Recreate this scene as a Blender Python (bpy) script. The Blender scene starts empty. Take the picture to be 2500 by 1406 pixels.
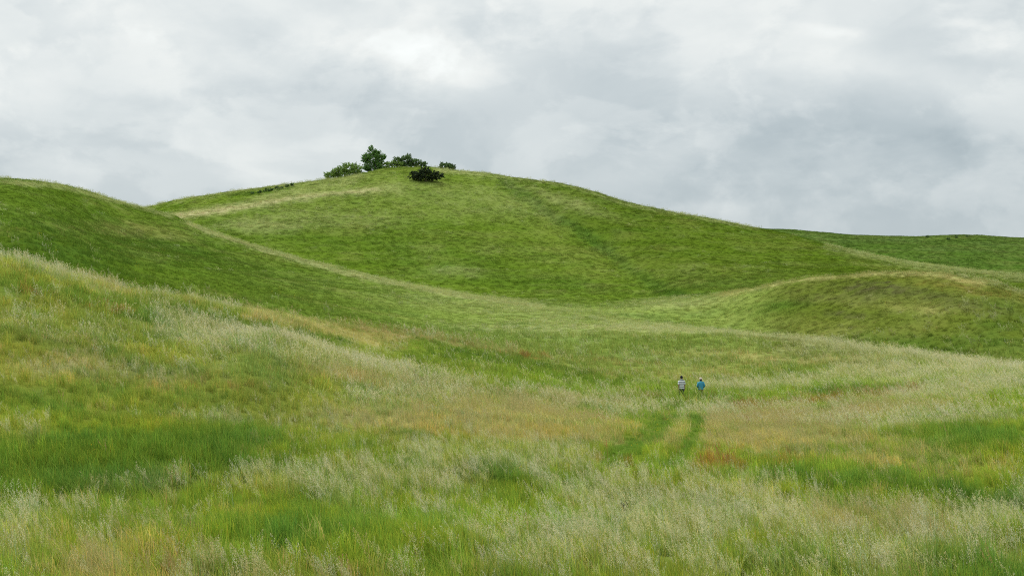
import bpy, math, random
import numpy as np
from mathutils import Vector, Euler
R = math.radians
rng = np.random.default_rng(7)
random.seed(7)
scn = bpy.context.scene
COL = scn.collection

# ------------------------------------------------------------------ camera
F = 3472.0                      # focal length in pixels of the 2500 px wide photograph (50 mm lens)
CX, CY, CAMZ = 1250.0, 703.0, 10.0
cd = bpy.data.cameras.new('camera'); cam = bpy.data.objects.new('camera', cd); COL.objects.link(cam)
cd.lens = 50; cd.sensor_width = 36; cd.sensor_fit = 'HORIZONTAL'
cd.clip_start = 0.1; cd.clip_end = 9000
cam.location = (0, 0, CAMZ); cam.rotation_euler = (R(90), 0, 0)
scn.camera = cam

# ------------------------------------------------------------------ world: overcast sky
SUN_EL, SUN_AZ = 64, -40        # azimuth from +Y towards +X: high, beyond the hills and to the left
SKY_GAIN = 0.69
w = bpy.data.worlds.new('World'); scn.world = w; w.use_nodes = True
nt = w.node_tree; nt.nodes.clear()
N = lambda t: nt.nodes.new(t)
L = lambda a, b: nt.links.new(a, b)
def wm(op, a, b=None, c=None):
    n = N('ShaderNodeMath'); n.operation = op
    for i, q in enumerate((a, b, c)):
        if q is None: continue
        if isinstance(q, (int, float)): n.inputs[i].default_value = q
        else: L(q, n.inputs[i])
    return n.outputs[0]
def wnoise(vec, scale, detail, rough, dist=0.0, col=False):
    n = N('ShaderNodeTexNoise'); n.inputs['Scale'].default_value = scale
    n.inputs['Detail'].default_value = detail; n.inputs['Roughness'].default_value = rough
    n.inputs['Distortion'].default_value = dist
    L(vec, n.inputs['Vector']); return n.outputs['Color' if col else 'Fac']
tc = N('ShaderNodeTexCoord'); sp = N('ShaderNodeSeparateXYZ'); L(tc.outputs['Generated'], sp.inputs[0])
dx, dy, dz = sp.outputs
az = wm('ARCTAN2', dx, dy)
el = wm('ARCSINE', dz)
# clouds are laid out on azimuth / elevation, with elevation stretched: banks flattened towards the horizon
cv = N('ShaderNodeCombineXYZ'); L(az, cv.inputs[0]); L(wm('MULTIPLY', el, 1.9), cv.inputs[1])
warp = wnoise(cv.outputs[0], 5.5, 5, 0.55, col=True)
ws = N('ShaderNodeSeparateXYZ'); L(warp, ws.inputs[0])
waz = wm('MULTIPLY_ADD', wm('SUBTRACT', ws.outputs[0], 0.5), 0.14, az)
wel = wm('MULTIPLY_ADD', wm('SUBTRACT', ws.outputs[1], 0.5), 0.09, el)
def blob(px, py, rx, ry, amp):
    a0, e0 = math.atan((px - CX) / F), math.atan((CY - py) / F)
    u = wm('DIVIDE', wm('SUBTRACT', waz, a0), rx / F)
    v = wm('DIVIDE', wm('SUBTRACT', wel, e0), ry / F)
    q = wm('ADD', wm('MULTIPLY', u, u), wm('MULTIPLY', v, v))
    return wm('MULTIPLY', wm('EXPONENT', wm('MULTIPLY', q, -1.0)), amp)
blobs = [
 (140, 50, 260, 60, .09), (330, 190, 260, 110, .12), (900, 80, 260, 75, .09), (1060, 170, 150, 70, .13),
 (560, 200, 120, 60, .07), (1330, 110, 200, 50, .05), (1990, 88, 90, 22, .10), (2340, 52, 90, 16, .09),
 (1920, 165, 190, 50, .05), (2200, 190, 190, 40, .04), (380, 420, 400, 60, .045), (1500, 420, 300, 60, .03),
 (0, 60, 90, 40, -.05), (640, 60, 200, 60, -.05), (740, 240, 300, 70, -.075), (1560, 130, 150, 30, -.035),
 (2050, 320, 420, 75, -.085), (1980, 350, 200, 40, -.035), (1900, 180, 200, 45, .03), (2350, 370, 350, 80, -.08), (560, 340, 260, 60, -.03),
 (140, 320, 220, 60, -.035), (1280, 40, 260, 40, -.04), (2450, 40, 260, 120, -.05), (2100, 520, 500, 70, -.035),
 (2400, 160, 120, 30, -.05), (420, 260, 90, 30, .05)]
tot = None
for b in blobs:
    q = blob(*b); tot = q if tot is None else wm('ADD', tot, q)
n1 = wm('SUBTRACT', wnoise(cv.outputs[0], 7.0, 8, 0.52, 0.35), 0.5)
n2 = wm('SUBTRACT', wnoise(cv.outputs[0], 2.4, 4, 0.5, 0.2), 0.5)
lum = wm('ADD', wm('ADD', wm('MULTIPLY', n1, 0.30), wm('MULTIPLY', n2, 0.16)), tot)
# cloud edges: stacked banks with a firmer rim on one side
def bank(scale, lo, hi, amp, off, stretch=2.2):
    q = N('ShaderNodeMapping'); L(cv.outputs[0], q.inputs[0]); q.inputs['Location'].default_value = off; q.inputs['Scale'].default_value = (1, stretch / 1.9, 1)
    f = wnoise(q.outputs[0], scale, 9, 0.56, 0.25)
    r_ = N('ShaderNodeMapRange'); r_.interpolation_type = 'SMOOTHSTEP'; L(f, r_.inputs[0])
    for i_, v_ in zip((1, 2, 3, 4), (lo, hi, -amp, amp)): r_.inputs[i_].default_value = v_
    return r_.outputs[0]
for b_ in (bank(5.0, .49, .56, .028, (3.1, 1.2, 0)), bank(8.0, .50, .56, .026, (7.7, 4.2, 1), 1.3), bank(15.0, .46, .56, .014, (1.7, 9.2, 2), 1.2), bank(3.2, .44, .54, .03, (5.2, 2.2, 3))):
    lum = wm('ADD', lum, b_)
lum = wm('ADD', lum, 0.70)
# an overcast sky brightens gently towards the zenith
lum = wm('MULTIPLY', lum, wm('MULTIPLY_ADD', wm('MAXIMUM', dz, 0.0), 1.7, 0.88))
lum = wm('MINIMUM', wm('MAXIMUM', lum, 0.36), 2.6)
cr = N('ShaderNodeValToRGB'); L(lum, cr.inputs[0])
cr.color_ramp.elements[0].position = 0.40; cr.color_ramp.elements[0].color = (0.82, 1.0, 1.10, 1)
cr.color_ramp.elements[1].position = 0.90; cr.color_ramp.elements[1].color = (0.985, 1.02, 1.00, 1)
m = cr.color_ramp.elements.new(0.68); m.color = (0.92, 1.01, 1.04, 1)
vm = N('ShaderNodeVectorMath'); vm.operation = 'SCALE'; L(cr.outputs[0], vm.inputs[0]); L(lum, vm.inputs['Scale'])
sky = N('ShaderNodeTexSky'); sky.sky_type = 'NISHITA'; sky.sun_disc = False
sky.sun_elevation = R(SUN_EL); sky.sun_rotation = R(SUN_AZ)
bg1 = N('ShaderNodeBackground'); L(sky.outputs[0], bg1.inputs[0]); bg1.inputs[1].default_value = 0.08
bg2 = N('ShaderNodeBackground'); L(vm.outputs[0], bg2.inputs[0]); bg2.inputs[1].default_value = SKY_GAIN
mx = N('ShaderNodeMixShader'); mx.inputs[0].default_value = 0.96
L(bg1.outputs[0], mx.inputs[1]); L(bg2.outputs[0], mx.inputs[2])
wo = N('ShaderNodeOutputWorld'); L(mx.outputs[0], wo.inputs[0])

sl = bpy.data.lights.new('sun', 'SUN'); sun = bpy.data.objects.new('sun', sl); COL.objects.link(sun)
sl.energy = 1.5; sl.angle = R(24); sl.color = (1.0, 0.97, 0.91)
sd = Vector((math.sin(R(SUN_AZ)) * math.cos(R(SUN_EL)), math.cos(R(SUN_AZ)) * math.cos(R(SUN_EL)), math.sin(R(SUN_EL))))
sun.rotation_euler = sd.to_track_quat('Z', 'Y').to_euler(); sun.location = sd * 500

scn.view_settings.view_transform = 'Standard'; scn.view_settings.look = 'None'
scn.view_settings.exposure = 0.5; scn.view_settings.gamma = 1.0; scn.view_settings.use_curve_mapping = False
scn.render.engine = 'CYCLES'
cy = scn.cycles
cy.pixel_filter_type = 'BLACKMAN_HARRIS'; cy.filter_width = 1.0
cy.max_bounces = 5; cy.diffuse_bounces = 3; cy.transmission_bounces = 4; cy.transparent_max_bounces = 4
cy.use_denoising = False; cy.glossy_bounces = 1; cy.caustics_reflective = False; cy.caustics_refractive = False

# ------------------------------------------------------------------ helpers
def tag(o, label=None, cat=None, group=None, kind=None):
    if label: o['label'] = label
    if cat: o['category'] = cat
    if group: o['group'] = group
    if kind: o['kind'] = kind
    return o

def mesh_obj(name, V, Fc, mat, parent=None, smooth=False, link=True):
    me = bpy.data.meshes.new(name)
    me.from_pydata([tuple(v) for v in V], [], [tuple(f) for f in Fc]); me.update()
    if smooth: me.polygons.foreach_set('use_smooth', [True] * len(me.polygons))
    if mat: me.materials.append(mat)
    o = bpy.data.objects.new(name, me)
    if link: COL.objects.link(o)
    if parent: o.parent = parent
    return o

def mesh_np(name, V, faces, nper, mat=None):
    """fast mesh from numpy arrays; faces (M, nper)"""
    me = bpy.data.meshes.new(name)
    V = np.asarray(V, np.float32); faces = np.asarray(faces, np.int32)
    me.vertices.add(len(V)); me.vertices.foreach_set('co', V.ravel())
    if len(faces):
        M = len(faces)
        me.loops.add(M * nper); me.loops.foreach_set('vertex_index', faces.ravel())
        me.polygons.add(M); me.polygons.foreach_set('loop_start', np.arange(0, M * nper, nper, dtype=np.int32))
    me.update(calc_edges=True); me.validate()
    if mat: me.materials.append(mat)
    return me

def attr(me, name, typ, data, domain='POINT'):
    a = me.attributes.new(name, typ, domain)
    key = {'FLOAT': 'value', 'FLOAT_VECTOR': 'vector', 'INT': 'value', 'FLOAT_COLOR': 'color'}[typ]
    a.data.foreach_set(key, np.ascontiguousarray(data).ravel())

def vnoise(x, y, seed=0):
    """smooth value noise in [-1, 1] on numpy arrays"""
    xi = np.floor(x).astype(np.int64); yi = np.floor(y).astype(np.int64)
    fx = x - xi; fy = y - yi
    fx = fx * fx * fx * (fx * (fx * 6 - 15) + 10); fy = fy * fy * fy * (fy * (fy * 6 - 15) + 10)
    def h(a, b):
        n = (a * 374761393 + b * 668265263 + seed * 974711) & 0xffffffff
        n = ((n ^ (n >> 13)) * 1274126177) & 0xffffffff
        n = ((n ^ (n >> 16)) * 2246822519) & 0xffffffff
        return ((n ^ (n >> 15)) & 0xffffff) / float(0xffffff) * 2 - 1
    a = h(xi, yi); b = h(xi + 1, yi); c = h(xi, yi + 1); d = h(xi + 1, yi + 1)
    return (a * (1 - fx) + b * fx) * (1 - fy) + (c * (1 - fx) + d * fx) * fy
def fbm(x, y, oct=4, seed=0, gain=0.5):
    s = 0; a = 1.0; t = 0
    for o in range(oct):
        s = s + a * vnoise(x, y, seed + 17 * o); t += a; a *= gain; x = x * 2.03 + 3.1; y = y * 2.03 - 1.7
    return s / t
def sstep(a, b, x):
    t = np.clip((x - a) / (b - a), 0, 1); return t * t * (3 - 2 * t)

def pchip1(xs, ys, x):
    """monotone cubic through (xs, ys), clamped at the ends"""
    xs = np.asarray(xs, float); ys = np.asarray(ys, float)
    h = np.diff(xs); dl = np.diff(ys) / h; m = np.zeros(len(xs))
    for i in range(1, len(xs) - 1):
        if dl[i-1] * dl[i] > 0:
            w1 = 2*h[i] + h[i-1]; w2 = h[i] + 2*h[i-1]
            m[i] = (w1 + w2) / (w1 / dl[i-1] + w2 / dl[i])
    m[0] = dl[0]; m[-1] = dl[-1]
    x = np.clip(x, xs[0], xs[-1]); k = np.clip(np.searchsorted(xs, x) - 1, 0, len(h) - 1)
    t = (x - xs[k]) / h[k]; hk = h[k]
    return ((2*t**3 - 3*t**2 + 1) * ys[k] + (t**3 - 2*t**2 + t) * hk * m[k]
            + (-2*t**3 + 3*t**2) * ys[k+1] + (t**3 - t**2) * hk * m[k+1])

# ------------------------------------------------------------------ terrain
# Contours of the land, nearest first: ridges, dips and slopes as (bearing, distance, height) read off the
# photograph for a 50 mm lens; bearing and height are noted as the pixel where that contour shows.
COLS = [-600, 0, 350, 640, 900, 1200, 1450, 1700, 1950, 2200, 2500, 3100]
D = [
 [24]*12,
 [30, 30, 30, 30, 30, 30, 30, 30, 30, 30, 29, 29],
 [36, 36, 37, 38, 38, 38, 38, 38, 38, 37, 35, 35],
 [45, 45, 48, 52, 55, 56, 58, 60, 58, 54, 48, 46],
 [55, 55, 60, 72, 78, 85, 90, 96, 85, 75, 62, 58],
 [64, 64, 70, 81, 90, 100, 105, 112, 105, 95, 80, 72],
 [75, 75, 84, 96, 115, 125, 130, 130, 125, 112, 92, 84],
 [95, 92, 100, 112, 130, 140, 143, 142, 135, 120, 100, 94],
 [125, 120, 130, 140, 155, 160, 157, 155, 145, 127, 106, 100],
 [155, 155, 180, 185, 185, 180, 175, 170, 152, 135, 116, 112],
 [185, 190, 225, 222, 207, 198, 195, 190, 182, 175, 165, 160],
 [225, 225, 250, 240, 225, 215, 215, 208, 200, 195, 185, 180],
 [260, 262, 275, 265, 262, 262, 255, 245, 240, 230, 215, 205],
 [300, 300, 300, 308, 318, 320, 305, 295, 290, 270, 250, 240],
 [350, 360, 360, 360, 372, 375, 360, 345, 340, 320, 310, 300],
 [480, 450, 450, 450, 450, 450, 450, 450, 450, 450, 450, 450]]
Y = {
 0: [1380, 1412, 1414, 1412, 1408, 1406, 1406, 1406, 1406, 1406, 1410, 1420],
 1: [1220, 1238, 1246, 1258, 1262, 1262, 1262, 1262, 1262, 1265, 1292, 1290],
 2: [1110, 1152, 1142, 1142, 1152, 1152, 1150, 1150, 1152, 1172, 1200, 1190],
 3: [940, 1000, 1000, 1008, 1020, 1035, 1038, 1038, 1040, 1045, 1050, 1050],
 4: [790, 860, 880, 810, 884, 925, 964, 966, 974, 984, 988, 990],
 5: [680, 735, 795, 808, 874, 895, 932, 925, 925, 932, 935, 930],
 8: [560, 600, 680, 730, 760, 795, 796, 803, 830, 860, 892, 900],
 9: [480, 510, 592, 662, 705, 758, 772, 792, 826, 862, 905, 920],
 12: [520, 545, 525, 540, 560, 580, 618, 638, 652, 668, 710, 760],
 14: [560, 600, 560, 560, 560, 560, 600, 620, 645, 668, 700, 720]}
DENSE = {
 6: [(-600,560),(0,615),(120,643),(250,676),(350,702),(450,716),(550,738),(640,752),(760,768),(900,793),(1050,816),(1200,842),(1330,858),(1450,868),(1700,870),(1950,876),(2200,892),(2500,904),(3100,900)],
 7: [(-600,640),(0,690),(350,740),(640,775),(900,792),(1200,825),(1450,830),(1700,830),(1950,850),(2200,870),(2500,896),(3100,902)],
 10: [(-600,400),(-200,425),(0,438),(120,448),(200,463),(270,484),(350,508),(420,527),(470,548),(550,577),(640,605),(750,638),(850,662),(950,685),(1050,706),(1200,728),(1350,744),(1450,750),(1560,744),(1640,733),(1740,722),(1850,697),(1950,676),(2050,665),(2150,660),(2280,663),(2400,682),(2500,711),(2700,760),(3100,800)],
 11: [(-600,480),(0,520),(350,545),(640,615),(900,684),(1200,727),(1450,731),(1700,716),(1950,698),(2200,690),(2500,745),(3100,800)],
 13: [(-600,520),(0,545),(200,530),(350,505),(450,484),(600,463),(780,443),(880,427),(940,413),(1040,409),(1090,415),(1180,422),(1250,432),(1350,444),(1450,468),(1530,495),(1600,510),(1700,527),(1800,546),(1900,566),(2000,590),(2100,615),(2200,636),(2300,651),(2500,673),(3100,740)],
 15: [(-600,600),(0,620),(1200,640),(1600,590),(1800,558),(1900,560),(2000,567),(2100,575),(2200,579),(2350,575),(2500,581),(3100,590)]}
K = len(D)
xs_all = np.array(COLS, float)
def contour_cols(u):
    """for bearings u (=X/Y): arrays dist[K+3, n], height[K+3, n]"""
    sx = np.clip(CX + F * u, -600, 3100)
    ds = [np.full_like(u, 0.0), np.full_like(u, 4.0), np.full_like(u, 12.0)]
    zs = [np.full_like(u, -1.75), np.full_like(u, -2.2), np.full_like(u, -3.35)]
    for k in range(K):
        d = pchip1(xs_all, D[k], sx)
        if k in Y: y = pchip1(xs_all, Y[k], sx)
        else:
            a = np.array(DENSE[k], float); y = pchip1(a[:, 0], a[:, 1], sx)
        ds.append(d); zs.append((CY - y) * d / F)
    for dd, zz in ((620, 4.0), (900, -6.0), (6000, -10.0)):
        ds.append(np.full_like(u, dd)); zs.append(np.full_like(u, zz))
    return np.array(ds), np.array(zs)

UN = 760
ug = np.linspace(-0.60, 0.60, UN)
dg = np.concatenate([np.linspace(0, 20, 24)[:-1], np.linspace(20, 120, 210)[:-1], np.linspace(120, 340, 330)[:-1],
                     np.linspace(340, 520, 110)[:-1], np.geomspace(520, 6000, 30)])
def gully(px, pts, w):
    """distance in pixels from a polyline"""
    best = np.full(px[0].shape, 1e9)
    for (x0, y0), (x1, y1) in zip(pts[:-1], pts[1:]):
        vx, vy = x1 - x0, y1 - y0; L2 = vx*vx + vy*vy
        t = np.clip(((px[0] - x0) * vx + (px[1] - y0) * vy) / L2, 0, 1)
        best = np.minimum(best, np.hypot(px[0] - x0 - t*vx, px[1] - y0 - t*vy))
    return np.exp(-(best / w) ** 2)

def base_grid(ug, dg):
    ds, zs = contour_cols(ug)
    Z = np.empty((len(dg), len(ug)))
    for j in range(len(ug)):
        Z[:, j] = pchip1(ds[:, j], zs[:, j], dg)
    return Z
Z0 = base_grid(ug, dg)
# soften the pinch of the monotone pieces along the distance axis a little
def blur0(Z, n):
    for _ in range(n):
        Zp = np.pad(Z, ((1, 1), (0, 0)), mode='edge'); Z = 0.25*Zp[:-2] + 0.5*Zp[1:-1] + 0.25*Zp[2:]
    return Z
Z0 = blur0(Z0, 2)
Ug, Dg = np.meshgrid(ug, dg)

def detail(X, Yv, Z):
    """relief: soft hummocks everywhere, terracettes following the contours of the grazed slopes"""
    far = sstep(100, 170, Yv)
    h = 0.22 * fbm(X / 9.0, Yv / 9.0, 4, 3) * sstep(5, 25, Yv) + 0.35 * far * fbm(X / 34.0, Yv / 34.0, 3, 9)
    h += far * 0.13 * vnoise(X / 9.0 + 2.5 * fbm(X/20, Yv/20, 2, 5), Z / 0.45, 21) * (0.5 + 0.5 * vnoise(X/26, Yv/26, 23))
    h += far * 0.05 * fbm(X / 1.6, Yv / 1.6, 2, 31)
    h += -0.5 * np.exp(-((Yv - 36) / 5.0) ** 2) * np.clip(fbm(X / 12, Yv / 30, 2, 41) + 0.3, 0, 1)
    return h
SXg = CX + F * Ug; SYg = CY - F * Z0 / np.maximum(Dg, 1)
face = sstep(205, 240, Dg) * (1 - sstep(325, 345, Dg))
gl = gully((SXg, SYg), [(1230, 436), (1300, 490), (1350, 525), (1440, 575), (1520, 640), (1600, 700)], 30) * face
gl2 = gully((SXg, SYg), [(430, 540), (560, 510), (700, 492), (900, 472), (1000, 462)], 10) * face
def canopy(d):
    """height of the grass tops over the soil"""
    return 0.14 + 0.30 * (1 - sstep(95, 165, d))
topf = 1 - sstep(280, 300, Dg)
Zg = Z0 + detail(SXg * 0 + Ug * Dg, Dg, Z0) - 1.2 * gl * topf + 0.15 * gl2 - canopy(Dg)
# horizon of what lies nearer, for choosing where grass can be seen
Vg = Zg / np.maximum(Dg, 1.0)
Hor = np.maximum.accumulate(np.where(Dg > 8, Vg, -9), axis=0)

def sample(G, u, d):
    j = np.clip((u - ug[0]) / (ug[1] - ug[0]), 0, UN - 1.001); j0 = j.astype(int); fj = j - j0
    i = np.clip(np.searchsorted(dg, d) - 1, 0, len(dg) - 2); fi = np.clip((d - dg[i]) / (dg[i+1] - dg[i]), 0, 1)
    return ((G[i, j0] * (1-fj) + G[i, j0+1] * fj) * (1-fi) + (G[i+1, j0] * (1-fj) + G[i+1, j0+1] * fj) * fi)

# ------------------------------------------------------------------ what grows where, with some hill shade in the tones (measured in the photograph, stored per spot of ground)
PATCH = []
STR = [(415,530),(520,514),(640,495),(760,477),(880,465),(980,460)]   # (channel, kind, data, width, dmin, dmax, strength)
def B(ch, x, y, rx, ry, ang, s, d0=0, d1=9999): PATCH.append((ch, 'b', (x, y, rx, ry, R(ang)), 0, d0, d1, s))
def P(ch, pts, wd, s, d0=0, d1=9999): PATCH.append((ch, 'p', pts, wd, d0, d1, s))
# pale flowering grass
P('pale', [(400,772),(520,792),(640,815),(760,850),(880,885),(1000,908),(1150,940)], 24, .95, 50, 102)
P('pale', [(560,815),(760,880),(950,925)], 34, .35, 50, 102)
B('pale', 520, 820, 140, 45, 12, .45, 50, 100); B('pale', 1320, 960, 300, 26, 2, .4, 60, 110); B('pale', 1150, 985, 420, 36, 2, .4, 44, 105); B('tan', 1050, 1010, 420, 30, 2, .4, 40, 100)
B('tan', 1420, 1040, 180, 26, 0, .4, 40, 90); B('red', 1380, 1060, 140, 14, 0, .22, 36, 80); B('pale', 700, 1010, 260, 26, 4, .35, 36, 80)
B('pale', 250, 880, 260, 26, 3, .55, 40, 80); B('pale', 120, 800, 220, 30, 8, .35, 40, 80)
B('pale', 1080, 1110, 260, 50, -6, .95, 24, 55); B('pale', 1240, 1095, 130, 30, 0, .6, 24, 55)
B('pale', 1000, 1180, 260, 60, 4, .5, 24, 45); B('pale', 1420, 1170, 160, 60, 20, .45, 24, 50)
B('pale', 1800, 1185, 190, 50, 5, .85, 20, 45); B('pale', 1900, 1260, 330, 60, 12, .8, 20, 45)
B('pale', 1480, 1310, 260, 50, -8, .95, 16, 40); B('pale', 1700, 1350, 420, 50, 3, .75, 16, 36)
B('pale', 2250, 1290, 300, 50, 6, .6, 16, 40); B('pale', 2420, 1240, 160, 40, 0, .5, 16, 40)
B('pale', 640, 1370, 420, 46, 0, .7, 10, 36); B('tan', 620, 1385, 420, 36, 0, .5, 10, 32); B('pale', 120, 1290, 200, 60, 10, .45, 10, 40)
B('pale', 660, 1150, 160, 28, -4, .7, 24, 50); B('pale', 330, 1165, 180, 16, -4, .4, 24, 50)
B('pale', 20, 1035, 60, 34, 0, .9, 24, 60); B('pale', 2100, 1000, 420, 34, 0, .6, 50, 95); B('tan', 2200, 985, 300, 20, -2, .4, 50, 95)
B('pale', 1950, 1050, 240, 40, 0, .5, 40, 80); B('pale', 2350, 930, 260, 26, -4, .6, 50, 110)
P('pale', [(1720,930),(1850,935),(2050,905),(2250,900),(2450,890)], 15, .6, 70, 125)
P('pale', [(1500,795),(1620,800),(1750,806),(1950,825),(2200,860),(2350,877),(2500,892)], 9, .85, 90, 165)
B('pale', 2050, 868, 260, 20, 5, .4, 90, 140); B('pale', 1400, 800, 250, 18, 2, .4, 120, 185)
B('pale', 1650, 738, 120, 12, -3, .6, 170, 235); B('pale', 1250, 752, 260, 20, 5, .35, 140, 230)
P('pale', [(0,617),(120,645),(250,678),(350,702),(450,716),(550,738),(700,760),(900,793),(1100,823),(1250,850)], 8, .4, 70, 130)
B('pale', 80, 645, 160, 12, 14, .3, 60, 84); B('lush_shade', 150, 700, 300, 30, 12, .45, 40, 84); B('lush_shade', 500, 745, 200, 16, 10, .35, 40, 95)
B('lush_shade', 250, 800, 260, 16, 8, .3, 40, 80)
P('pale', [(460,545),(550,577),(640,605),(750,640),(850,664),(1000,697),(1200,730),(1320,746)], 7, .72, 165, 232)
P('pale', [(0,440),(120,450),(200,465),(270,486),(350,508),(420,527)], 5, .6, 160, 235)
P('straw', STR[:-1] + [(920,462)], 5, .50, 236, 330); P('straw', [(460,545),(550,577),(640,605),(750,640),(850,664),(1000,697),(1200,730),(1320,746)], 5, .2, 165, 232)
P('straw', [(415,530),(470,522),(560,508)], 7, .4, 236, 330); B('pale', 700, 474, 200, 12, -12, .5, 240, 330)
P('pale', STR, 11, .6, 236, 330); B('pale', 630, 550, 90, 16, 0, .5, 230, 300)
P('pale', [(340,506),(450,484),(600,463),(780,443),(880,427)], 4, .5, 280, 335)
P('pale', [(1060,414),(1110,417),(1180,424)], 5, .9, 290, 335)
B('pale', 1150, 490, 220, 40, 8, .3, 230, 330); B('pale', 800, 530, 200, 26, 0, .35, 230, 330)
P('pale', [(1180,424),(1350,446),(1450,470),(1530,498),(1600,512),(1750,538),(1850,556)], 4, .45, 270, 335)
B('pale', 1380, 490, 130, 12, 18, .35, 250, 330); B('pale', 1120, 660, 60, 12, 0, .4, 220, 300)
P('pale', [(1740,722),(1850,699),(1950,679),(2050,668),(2200,664),(2330,668),(2450,695),(2500,712)], 7, .5, 150, 205)
P('pale', [(2020,598),(2100,617),(2200,638),(2300,653),(2500,676)], 9, .6, 225, 300)
# yellow-tan tint of ripe grass
P('tan', [(1760,718),(1850,697),(1950,678),(2050,667),(2180,664),(2300,670),(2400,690)], 8, .7, 155, 205)
B('tan', 2190, 740, 220, 16, 4, .28, 140, 190); B('tan', 2000, 800, 200, 25, 3, .2, 130, 190)
P('tan', [(620,755),(700,770),(800,790),(900,808),(980,822)], 22, .65, 86, 132)
B('tan', 850, 905, 200, 16, 8, .5, 60, 100); B('tan', 100, 850, 260, 24, 4, .4, 35, 80)
B('tan', 300, 905, 400, 20, 2, .25, 35, 80); B('tan', 1250, 985, 300, 40, 0, .5, 50, 100)
B('tan', 1300, 1040, 320, 30, 0, .4, 40, 90); B('tan', 1850, 1040, 220, 46, 0, .65, 40, 80)
B('tan', 2150, 1080, 300, 40, 4, .4, 34, 70); B('tan', 2130, 1250, 180, 45, 8, .6, 20, 40)
B('tan', 400, 1340, 300, 50, 0, .4, 10, 36); B('tan', 850, 1380, 250, 40, 0, .5, 10, 30)
B('tan', 1900, 870, 260, 22, 3, .4, 90, 140); B('tan', 400, 1240, 260, 30, -8, .3, 15, 40)
B('tan', 1650, 900, 280, 18, 2, .35, 90, 140); B('tan', 1500, 640, 400, 30, 8, .1, 210, 300)
B('tan', 400, 705, 200, 22, 10, .4, 40, 90); B('tan', 330, 560, 120, 18, 5, .3, 120, 215)
# red sorrel
P('red', [(820,778),(950,800),(1080,822),(1200,845),(1330,868)], 7, .36, 90, 140)
P('red', [(60,692),(180,722),(300,742)], 6, .35, 40, 90)
B('red', 1480, 1102, 44, 12, 8, .45, 30, 60); B('red', 1740, 1112, 50, 11, 0, 1.0, 26, 60)
B('red', 1900, 1108, 60, 8, 0, .5, 26, 60)
P('red', [(1790,985),(1900,972),(2050,958),(2160,950),(2240,940)], 7, .75, 55, 105)
B('red', 1560, 962, 120, 10, 0, .3, 60, 110); B('red', 400, 905, 460, 16, 2, .12, 35, 80)
B('red', 420, 1350, 200, 40, 0, .12, 10, 36); B('red', 2350, 700, 150, 14, 8, .25, 140, 190)
B('red', 1900, 1000, 220, 30, 0, .1, 45, 85); B('red', 1470, 875, 160, 8, 3, .25, 90, 140)
# lush dark green; hill patches and the crease also carry painted slope shade
B('lush_shade', 420, 1075, 230, 48, -2, 1.0, 24, 60); B('lush_shade', 130, 1110, 240, 70, 0, .75, 22, 60)
B('lush_shade', 180, 1160, 260, 32, -6, .8, 22, 50); B('lush_shade', 260, 960, 330, 40, 0, .35, 30, 60)
P('lush_shade', [(520,770),(640,795),(760,812),(900,822),(960,826)], 15, .95, 62, 100)
P('lush_shade', [(1000,858),(1120,856),(1250,872),(1400,900),(1500,918)], 20, .5, 70, 125)
B('lush_shade', 420, 757, 110, 18, 8, .7, 50, 95); B('lush_shade', 1160, 1128, 60, 22, 0, .8, 22, 50)
B('lush_shade', 1150, 802, 110, 6, 2, .4, 110, 185); B('lush_shade', 1500, 775, 240, 8, 2, .2, 120, 200)
B('lush_shade', 2060, 942, 110, 9, -2, .9, 60, 110); B('lush_shade', 1720, 968, 130, 10, -2, .6, 55, 110)
P('lush_shade', [(1880,1130),(2020,1150),(2150,1160),(2300,1185),(2500,1215)], 17, .9, 24, 55)
B('lush_shade', 2360, 1045, 170, 40, 0, .65, 30, 70); B('lush_shade', 1050, 945, 50, 10, 0, .5, 50, 100)
B('lush_shade', 900, 1262, 200, 26, 4, .35, 16, 40); B('lush_shade', 2350, 1375, 250, 50, 0, .6, 10, 36)
B('lush_shade', 1560, 1210, 120, 30, 30, .5, 20, 44); B('lush_shade', 720, 1255, 120, 45, 0, .5, 14, 40)
B('pale', 250, 760, 320, 60, 8, .15, 40, 84)
P('lush_shade', [(1230,440),(1300,490),(1350,525),(1440,575),(1520,640),(1600,700),(1660,716)], 15, 1.0, 200, 330)  # main hill crease: shade of the fold painted as darker green
B('lush_shade', 950, 590, 420, 45, 4, .4, 205, 300); B('lush_shade', 1250, 680, 330, 25, 5, .45, 205, 290)
B('lush_shade', 1750, 690, 160, 22, 4, .5, 200, 290); B('lush_shade', 1480, 480, 260, 16, 12, .3, 240, 330)
B('lush_shade', 150, 590, 300, 60, 6, .6, 90, 200); B('lush_shade', 500, 620, 300, 30, 14, .35, 110, 220)
B('lush_shade', 2300, 835, 330, 26, 3, .5, 105, 185); B('lush_shade', 1900, 745, 90, 16, -8, .5, 130, 190); B('lush_shade', 2450, 770, 90, 50, 0, .4, 105, 185)
B('lush_shade', 2300, 630, 300, 20, 4, .8, 330, 480); B('lush_shade', 2480, 643, 120, 12, 2, .7, 330, 480)
P('lush_shade', [(560,477),(650,466),(715,455)], 3, .9, 250, 330)
P('lush_shade', [(620,503),(700,490),(800,478),(900,474)], 4, .6, 240, 320)
# dark heath-like mat on the mound
B('heath', 2150, 700, 90, 12, 4, .7, 140, 195); B('heath', 2330, 735, 110, 14, 12, .4, 140, 195)
B('heath', 2060, 765, 60, 8, 2, .45, 130, 195); B('heath', 2080, 715, 150, 20, 0, .25, 130, 195)

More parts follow.
